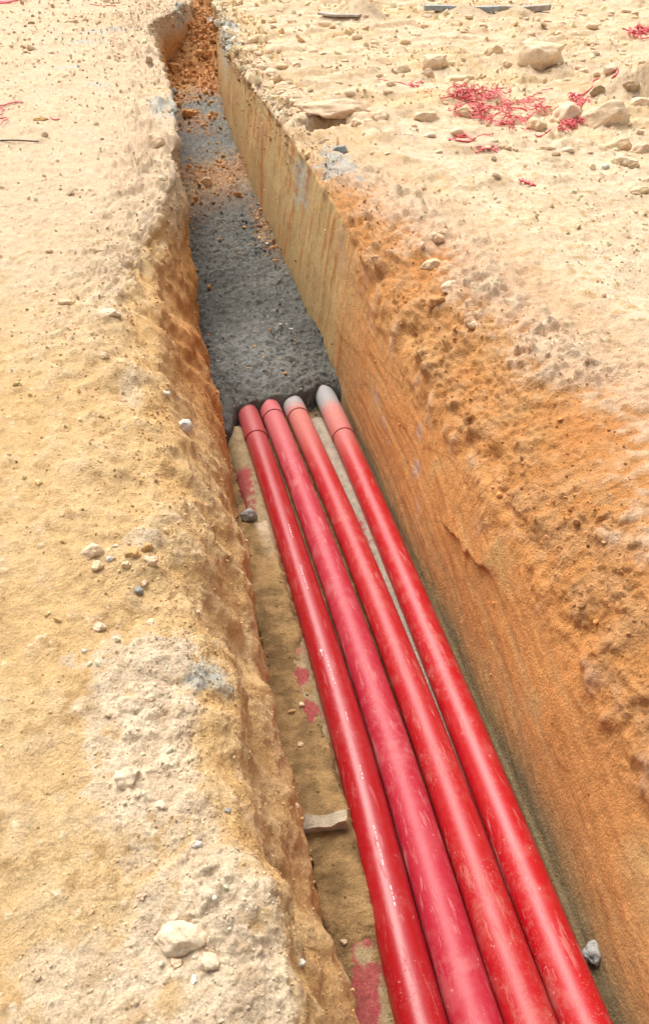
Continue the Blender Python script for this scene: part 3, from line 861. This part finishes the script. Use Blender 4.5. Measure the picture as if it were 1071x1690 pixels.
def add_rock(p, nrm, w, h, depth, colr, name, label, cat, seed, group=None, sink=.45, mesh=None, spin=None):
    src = mesh or rockm[seed % len(rockm)]
    me = src.copy(); me.name = name
    col = np.repeat(colr[None, :], len(me.vertices), 0)
    rs = np.random.RandomState(seed)
    a = np.empty(len(me.vertices)*3, np.float32); me.vertices.foreach_get('co', a); a = a.reshape(-1, 3)
    n = fbm(a, .7, 3, seed=seed)
    col = col*(1+.25*n[:, None])
    ang = (rs.rand()-.5)*1.0 if spin is None else spin
    s = np.array([w/2, depth/2, h/2])
    rz = Matrix.Rotation(-YAW+ang*.35, 3, 'Z') @ Matrix.Rotation((rs.rand()-.5)*.35, 3, 'Y')
    b = (a*s) @ np.array(rz.transposed())
    me.vertices.foreach_set('co', b.ravel().astype(np.float32)); me.update()
    set_smooth(me, True)
    set_col(me, np.clip(col, .01, .9))
    pos = Vector(p)+Vector((0, 0, h*(.5-sink)))
    return put(name, me, M_STONE, None, label, cat, group, loc=pos)
for i, (x, y, w, h, cch, lab) in enumerate(ROCKS):
    p, n, mpp = spot(x, y+h*.30)
    ww = w*mpp
    # visible height mixes the top face and the front face
    el = math.asin(max(.15, min(.99, (CZ-p.z)/(p-Vector((0, 0, CZ))).length)))
    hh = min(h*mpp/(.55*math.sin(el)+math.cos(el)*.8), ww*.75)
    dd = max(ww*.6, min(ww*1.1, h*mpp*1.1))
    nm = 'stone' if w < 30 else 'rock'
    if 'clod' in lab: nm = 'soil_clod'
    add_rock(p, n, ww, max(hh, ww*.3), dd, RC[cch], nm, lab, nm.split('_')[-1], 20+i)

add_rock((1.74, 7.46, -.05), None, .66, .20, .42, RC['k'], 'rock', 'jutting pinkish earth slab roofing the dark hollow at the trench edge', 'rock', 901, sink=.0, spin=.2)
# more rubble of the right bank, small alike stones
rg = random.Random(77)
n_r = 0
while n_r < 130:
    if n_r < 100:
        x, y = rg.uniform(430, 1066), 14+250*rg.random()**1.25
        if y > 210 and x < 620: continue
    else:
        x, y = rg.uniform(395, 520), 0
        y = 60+(x-395)*1.15+rg.uniform(-18, 10)
    if 735 < x < 1015 and 140 < y < 220: continue
    if any(abs(x-q[0]) < q[2]*.6+6 and abs(y-q[1]) < q[3]*.6+6 for q in ROCKS): continue
    p, n, mpp = spot(x, y)
    w = rg.uniform(9, 17)*(1.5 if rg.random() < .18 else 1); 
    ww = w*mpp
    add_rock(p, n, ww, ww*rg.uniform(.4, .6), ww*rg.uniform(.6, 1.0), RC[rg.choice('ppcskp')], 'rubble_stone',
             'small pale rubble stone, one of many strewn over the far right bank', 'stone', 600+n_r, 'pale rubble strewn over the far right bank', mesh=rubm[n_r % 6], sink=.4)
    n_r += 1

# things on the trench floor
def at(x, y, z):
    d = fw*FPX + rt*(x-IW/2) - up*(y-IH/2)
    t = (z-CZ)/d[2]
    return Vector(np.array([0, 0, CZ])+d*t), float(t)
def free_rock(x, y, z, w, h, cch, lab, seed, nm='stone', sink=.3, hr=.8, sub=None):
    p, mpp = at(x, y, z)
    if x < 620 and y > 900: p = spot(x, y)[0]
    return add_rock(p, None, w*mpp, h*mpp*hr, h*mpp, RC[cch], nm, lab, nm.split('_')[-1], seed, sink=sink)
free_rock(412, 856, -1.02, 30, 26, 'g', 'grey angular stone between the buried pipe and left trench wall', 301, sink=.2, hr=1.0)
free_rock(982, 1578, -.84, 44, 40, 'g', 'grey stone wedged between last pipe and right wall, bottom of photo', 302, sink=.2, hr=1.0)
free_rock(311, 194, -.93, 22, 16, 'o', 'orange angular clod, larger of two lying on far dark concrete', 303, 'soil_clod', hr=1.2)
free_rock(294, 178, -.93, 14, 12, 'o', 'smaller orange clod behind the larger orange one on far concrete', 304, 'soil_clod', hr=1.2)
free_rock(288, 154, -.93, 13, 9, 'b', 'pale blue-grey stone on far concrete against the left wall', 305, hr=1.2)
free_rock(343, 304, -.96, 17, 14, 'p', 'pale wedge stone in the band of dirt on the concrete', 306, hr=1.2)
free_rock(393, 323, -.96, 12, 8, 'o', 'small orange-pale stone right of the pale wedge stone on concrete', 307, hr=1.2)
free_rock(324, 329, -.96, 9, 7, 'o', 'tiny orange crumb on the concrete below the dirt band', 308, hr=1.2)
free_rock(294, 228, -.95, 9, 6, 'w', 'tiny white stone on far concrete by the left wall', 309, hr=1.0)
free_rock(463, 536, -.96, 7, 5, 'w', 'white fleck stone in mid concrete, left of a pair', 310)
free_rock(480, 544, -.96, 7, 5, 'w', 'white fleck stone in mid concrete, right of a pair', 311)
free_rock(471, 617, -1.0, 7, 6, 'o', 'tiny orange pebble on concrete just behind the pipe ends', 312)
free_rock(441, 403, -.97, 7, 6, 'w', 'white pebble on concrete at foot of the right wall', 313)
free_rock(499, 1163, -.90, 10, 10, 'p', 'cream pebble at upper patch of bare red on the buried pipe', 314)
free_rock(482, 1174, -.90, 15, 8, 'y', 'brown sand lump left of the cream pebble beside the buried pipe', 315)
free_rock(495, 1231, -.88, 11, 9, 'k', 'pink pebble on the trench sand below the cream pebble', 316)
free_rock(490, 1331, -.86, 12, 10, 'k', 'pinkish pebble on sand just above the concrete spacer bar', 317)
free_rock(512, 1458, -.85, 7, 6, 'p', 'pale pebble on dark floor sand near the bottom', 318)
free_rock(566, 1556, -.82, 12, 10, 'k', 'peach pebble on floor sand left of the lowest red patch', 319)
free_rock(674, 892, -1.06, 10, 14, 'y', 'yellow pebble in the gap along the right wall foot', 320)
free_rock(712, 958, -1.02, 12, 14, 'p', 'pale pebble wedged by the right wall foot beside the pipe', 321)

# concrete spacer bar across the sand
rg = random.Random(3)
bm = bmesh.new(); bmesh.ops.create_cube(bm, size=1)
bmesh.ops.subdivide_edges(bm, edges=bm.edges[:], cuts=7, use_grid_fill=True)
for v in bm.verts:
    p = v.co.copy()
    p.x *= .175; p.y *= .042; p.z *= .05
    q = p*24
    p += Vector((mnoise.noise(q), mnoise.noise(q+Vector((7, 0, 0))), mnoise.noise(q+Vector((0, 9, 0)))))*.010
    v.co = p
mb = bpy.data.meshes.new('concrete_bar'); bm.to_mesh(mb); bm.free()
set_smooth(mb, False)
a = np.empty(len(mb.vertices)*3, np.float32); mb.vertices.foreach_get('co', a); a = a.reshape(-1, 3)
nb = fbm(a, .03, 3, seed=2)
set_col(mb, mix(np.array([.46, .37, .26])+0*a, np.array([.20, .20, .20]), sstep(-.02, -.08, a[:, 0])*.9)*(1+.3*nb[:, None]))
p = spot(528, 1364)[0] + Vector((0, 0, .018))
o = put('concrete_bar', mb, M_STONE, None, 'short rough concrete bar lying across the sand left of the pipes', 'bar', loc=p)
o.rotation_euler = (0, R(-4), R(-6))

# ---------------------------------------------------------------- red plastic twine
M_TW = plain_mat('red_twine', (.72, .11, .12), .45, .3, 30, .5, .05)
def draped(pts_px, rad, lift, seed, wig=2.0, n=10, seg_=4):
    """a strand lying on the ground through the given places"""
    rg = random.Random(seed)
    pts = []
    for (x, y) in pts_px:
        p, nn, mpp = spot(x, y)
        pts.append(p+Vector((0, 0, rad*.6+rg.uniform(0, lift))))
    path = spline(pts, n)
    ph = rg.random()*9
    for i, q in enumerate(path):
        path[i] = q+Vector((mnoise.noise(q*14+Vector((ph, 0, 0))), mnoise.noise(q*14+Vector((0, ph, 3))), .4*abs(mnoise.noise(q*11))))*.012*wig
    return tube(path, rad, seg_)
def join(parts):
    V = []; F = []
    for v, f in parts:
        b = len(V); V += v; F += [tuple(i+b for i in t) for t in f]
    return V, F
def tangle(regions, n, rad, seed, lift=.05, step=(8, 5)):
    rg = random.Random(seed); out = []
    for k in range(n):
        cx, cy, rx, ry = regions[k % len(regions)]
        x, y = cx+rg.uniform(-1, 1)*rx, cy+rg.uniform(-1, 1)*ry*.9
        ang = rg.uniform(0, 6.28); pts = []
        for _ in range(rg.randint(5, 9)):
            pts.append((x, y))
            ang += rg.uniform(-1.3, 1.3)
            x += math.cos(ang)*step[0]*rg.uniform(.6, 1.6); y += math.sin(ang)*step[1]*rg.uniform(.5, 1.3)
            x += (cx-x)*.12; y += (cy-y)*.18
        out.append(draped(pts, rad*rg.uniform(.7, 1.3), lift, rg.random()*999, 2.5, 6))
    return out
def twine(parts, label):
    V, F = join(parts)
    return put('red_twine', mesh_py('red_twine', V, F), M_TW, None, label, 'twine')
main = tangle([(768, 156, 26, 9), (800, 160, 28, 9)], 34, .0042, 1) + tangle([(800, 190, 34, 11), (775, 186, 20, 7), (840, 206, 34, 6)], 38, .0042, 2)
main += tangle([(862, 178, 34, 8), (885, 183, 22, 7)], 14, .004, 3)
main += [draped([(820, 160), (828, 170), (838, 182), (852, 187), (870, 190)], .008, .04, 5), draped([(728, 164), (745, 163), (765, 166), (790, 168)], .006, .01, 6),
         draped([(860, 210), (875, 220), (889, 226), (900, 223), (908, 216)], .007, .01, 7, .5), draped([(800, 150), (825, 147), (842, 146), (838, 152)], .006, .01, 8),
         draped([(846, 170), (862, 166), (878, 160), (895, 153), (912, 146)], .0045, .02, 9, 2.5), draped([(840, 176), (850, 172), (866, 171), (880, 163)], .0045, .02, 19, 2.5)]
twine(main, 'large heap of tangled red plastic twine on the right bank')
kn = tangle([(954, 172, 7, 12), (951, 168, 5, 8)], 15, .0045, 11, .03, (4, 5)) + tangle([(933, 209, 14, 5), (944, 203, 8, 6)], 15, .0048, 12, .03, (6, 4))
kn += [draped([(956, 160), (965, 155), (975, 148), (978, 138), (988, 131), (1000, 129), (1010, 127), (1017, 120)], .008, .01, 13, .6),
       draped([(960, 165), (958, 178), (950, 188), (946, 200), (935, 210)], .006, .01, 14), draped([(1017, 118), (1016, 124), (1012, 130)], .014, .01, 15, .3)]
twine(kn, 'red twine bunched beside the boulder with a strand running up the mound')
twine([draped([(740, 232), (752, 231), (762, 227), (768, 221), (776, 230), (786, 232)], .008, .01, 21, .8), draped([(738, 230), (755, 233), (775, 233), (782, 231)], .008, .01, 22, .8),
       draped([(764, 222), (757, 228), (770, 231), (779, 229)], .006, .01, 23), draped([(790, 228), (800, 225), (815, 222)], .004, .01, 24)], 'small red twine loop in front of the big heap')
twine(tangle([(802, 246, 8, 4)], 6, .004, 25, .01, (5, 2)), 'faint wisp of red twine below the small loop')
cp = []
for i in range(30):
    t = i/29.; cp.append((857+t*24, 298+t*9+2.2*math.sin(t*26)))
twine([draped(cp, .005, .004, 31, .3, 3), draped([(857, 297), (865, 302), (874, 305), (883, 308)], .006, .004, 32, .3)], 'short coiled bit of red twine alone on the right flat')
twine([draped([(624, 131), (640, 134), (655, 138), (668, 140), (680, 143)], .0045, .005, 41, 1.2), draped([(680, 142), (690, 148), (706, 151), (718, 149), (730, 151)], .005, .005, 42, 1),
       ] + tangle([(684, 140, 4, 3)], 4, .005, 43, .01, (3, 2)), 'thin red strand trailing left from the big heap to the cream cobble')
twine(tangle([(1054, 54, 12, 5)], 16, .008, 51, .04, (6, 3)) + [draped([(1040, 60), (1055, 62), (1071, 63), (1090, 64)], .008, .01, 52)], 'red twine bundle at right edge high on the far bank')
twine([draped([(-20, 178), (5, 175), (18, 172), (28, 170), (40, 169)], .007, .01, 61, .8), draped([(-10, 190), (3, 180), (6, 186), (-6, 196)], .006, .01, 62),
       draped([(-10, 200), (4, 198), (12, 201), (2, 208)], .006, .01, 63)], 'red twine loops at the left edge of the photo')
twine([draped([(-20, 2), (8, 3), (22, 2), (45, 0)], .02, .02, 71, 1), draped([(-10, 4), (15, 4), (30, 3)], .018, .02, 72, 1)], 'red twine heap at the top left corner')
twine([draped([(150, 8), (165, 11), (178, 10), (192, 10)], .009, .01, 73, 1)], 'red twine strand on the far left flat near the trench')
twine([draped([(84, 195), (90, 198), (99, 197)], .006, .005, 74, .5)], 'scrap of red twine beside the yellowish flat stone')

# ---------------------------------------------------------------- planks, rod, paper
def plank(p0, p1, wdt, thk, mat, label, name='plank', lift=.03, seed=1):
    d = (p1-p0); L_ = d.length; ax = d.normalized(); sd_ = Vector((0, 0, 1)).cross(ax).normalized(); upv = ax.cross(sd_)
    bm = bmesh.new()
    n = 24
    rings = []
    rg = random.Random(seed)
    for i in range(n+1):
        t = i/n
        c_ = p0+d*t+Vector((0, 0, lift+.01*math.sin(t*5+seed)))
        e = .006*rg.uniform(-1, 1)
        rings.append([bm.verts.new(c_+sd_*(s*(wdt/2)+e)+upv*(q*thk/2)) for s, q in ((-1, -1), (1, -1), (1, 1), (-1, 1))])
    for i in range(n):
        for k in range(4):
            bm.faces.new((rings[i][k], rings[i][(k+1) % 4], rings[i+1][(k+1) % 4], rings[i+1][k]))
    bm.faces.new(rings[0][::-1]); bm.faces.new(rings[-1])
    bmesh.ops.bevel(bm, geom=[e for e in bm.edges if len(e.link_faces) == 2 and e.calc_face_angle(0) > 1], offset=.004, segments=1)
    bmesh.ops.recalc_face_normals(bm, faces=bm.faces)
    me = bpy.data.meshes.new(name); bm.to_mesh(me); bm.free()
    return put(name, me, mat, None, label, 'plank' if 'plank' in name else 'rod')
M_PL = plain_mat('weathered_blue_board', (.30, .33, .34), .7, .3, 12)
M_PL2 = plain_mat('weathered_grey_board', (.42, .37, .31), .8, .3, 12)
def sp2(x, y): return spot(x, y)[0]
def lvl(a, b):
    z = max(a.z, b.z); a.z = z; b.z = z
    return a, b
a, b = lvl(sp2(697, 23), sp2(820, 20))
plank(a, b, .16, .07, M_PL, 'grey-blue weathered board half under soil, top of the photo', lift=.06, seed=1)
a, b = lvl(sp2(812, 22), sp2(905, 20))
plank(a, b, .16, .08, M_PL2, 'grey-brown board end right of the blue-grey board', lift=.06, seed=2)
a, b = lvl(sp2(528, 28), sp2(592, 27))
plank(a, b, .16, .03, M_PL2, 'flat grey strip of board sunk in the far crust', lift=.015, seed=3)
a, b = sp2(-25, 234), sp2(66, 233)
V, F = tube(spline([a+Vector((0, 0, .012)), (a+b)/2+Vector((0, 0, .02)), b+Vector((0, 0, .012))], 8), .006, 8)
put('metal_rod', mesh_py('metal_rod', V, F), plain_mat('rusty_rod', (.14, .10, .075), .7), None, 'thin dark rusty rod lying at the left edge', 'rod')
# crumpled paper scrap
p, n, mpp = spot(349, 38)
bm = bmesh.new(); bmesh.ops.create_grid(bm, x_segments=7, y_segments=7, size=.5)
for v in bm.verts:
    q = v.co*4+Vector((3, 1, 0))
    v.co = Vector((v.co.x*.17, v.co.y*.12, .05*mnoise.noise(q)+.02)) + Vector((mnoise.noise(q*2), mnoise.noise(q*2+Vector((4, 0, 0))), 0))*.02
bmesh.ops.solidify(bm, geom=bm.faces[:], thickness=.002)
mp_ = bpy.data.meshes.new('paper_scrap'); bm.to_mesh(mp_); bm.free()
o = put('paper_scrap', mp_, plain_mat('white_paper', (.8, .8, .8), .8, .05), None, 'crumpled white paper scrap on the far orange soil ramp', 'paper', loc=p+Vector((0, 0, .03)))
o.rotation_euler = (R(30), 0, R(15))

# ---------------------------------------------------------------- loose crumbs and gravel (uncountable)
def icos():
    bm = bmesh.new(); bmesh.ops.create_icosphere(bm, subdivisions=1, radius=1.0)
    bm.verts.ensure_lookup_table()
    v = np.array([q.co[:] for q in bm.verts], np.float32); f = np.array([[w.index for w in q.verts] for q in bm.faces], np.int32)
    bm.free(); return v, f
IV, IF = icos()
rs = np.random.RandomState(11)
def scatter(name, count, weight, size, label, cat, mat, src=Q3, nrm=Nq, col=c, tint=(1, 1, 1), jit=.18, pick_pow=1.0, smin=.35):
    """crumbs set on the surface; size in metres per point, weight per vertex"""
    w = weight/weight.sum()
    cs = np.cumsum(w); ids = np.searchsorted(cs, rs.rand(count)); ids = np.clip(ids, 0, len(w)-1)
    p = src[ids]; s = size[ids]*(smin + (1-smin)*3*rs.rand(count)**3.5)
    q = rs.normal(size=(count, 3)); 
    A = rs.normal(size=(count, 3, 3)); A, _ = np.linalg.qr(A)
    sc3 = s[:, None]*(1+.45*(rs.rand(count, 3)-.5)*2); sc3[:, 2] *= .8
    v = IV[None]*(1+.30*(rs.rand(count, len(IV), 1)-.5)*2)
    v = v*sc3[:, None, :]
    v = np.einsum('nij,nvj->nvi', A, v)
    v = v + (p+nrm[ids]*s[:, None]*.25 + rs.normal(size=(count, 3))*s[:, None]*[.6, .6, 0])[:, None, :]
    f = IF[None] + (np.arange(count)*len(IV))[:, None, None]
    me = new_mesh(name, v.reshape(-1, 3), f.reshape(-1, 3))
    set_smooth(me, False)
    cc_ = col[ids]*np.array(tint)*(1+jit*rs.normal(size=(count, 1)))
    set_col(me, np.clip(np.repeat(cc_, len(IV), 0), .01, .85))
    return put(name, me, mat, None, label, cat, None, 'stuff')
# area of screen per vertex is roughly even, so weight by mask only
inview = ((SX > -260) & (SX < IW+260) & (SY > -40) & (SY < IH+120) & (zc_ > .3) & (Y > .1)).astype(float)
pxm = np.clip(zc_, .5, 20)/FPX      # metres per photo pixel
gl = flatL*(.25 + 1.3*crustL + .55*sstep(.0, .4, n_mid)+.25*farL)
grr = flatR_*(.3+1.4*roughR*sstep(3, 6, Y)+.5*sstep(0, .4, n_mid)) + shR_*(.4+.9*sstep(0, .4, n_mid)) + edgeR*1.5
gs = slopeL*.35+edgeL*.6
light = np.clip(c*1.06+.01, 0, .8)
scatter('loose_gravel', 24000, (gl+grr+gs*1.5)*inview*(prof > -1), pxm*1.3, 'crumbs and grit strewn over both banks', 'gravel', M_STONE, col=light)
scatter('pebble_scatter', 2600, (gl+grr*(1.2+2.5*sstep(6, 8, Y)))*inview*(Y > .3), pxm*3.0, 'small stones scattered over both banks', 'stones', M_STONE, col=np.clip(light*1.2, 0, .85))
scatter('slope_crumbs', 9000, (wallR*.15+floor_*.8+shR_+slopeL)*inview, pxm*1.2, 'soil crumbs on slopes and trench floor', 'soil crumbs', M_STONE, col=c)
scatter('heap_clods', 1600, (ramp*1.3+lumpy*(Y > 12))*inview, pxm*2.2, 'clods on the far soil ramp and heaps', 'soil clods', M_STONE, col=c)
# crumbs on the concrete
Nc = grid_normals(Pc.reshape(len(cy), NCc, 3)).reshape(-1, 3)
pc_m = np.clip(np.linalg.norm(Pc-np.array([0, 0, CZ]), axis=1), 1, 20)/FPX
scatter('concrete_crumbs', 1500, (soilm+.03), pc_m*1.7, 'soil crumbs fallen on the wet concrete', 'soil crumbs', M_STONE, src=Pc, nrm=Nc, col=mix(YEL+0*Pc, TERR*1.1, (g1 > 0)*1.0), tint=(1.05, 1.05, 1.05))
scatter('aggregate', 1800, (1-soilm)*(Pc[:, 1] < 9)*(1-sstep(4.3, 3.9, Pc[:, 1]))+1e-6, pc_m*1.1, 'aggregate showing in the wet concrete surface', 'aggregate', M_CONC, src=Pc, nrm=Nc, col=cc)
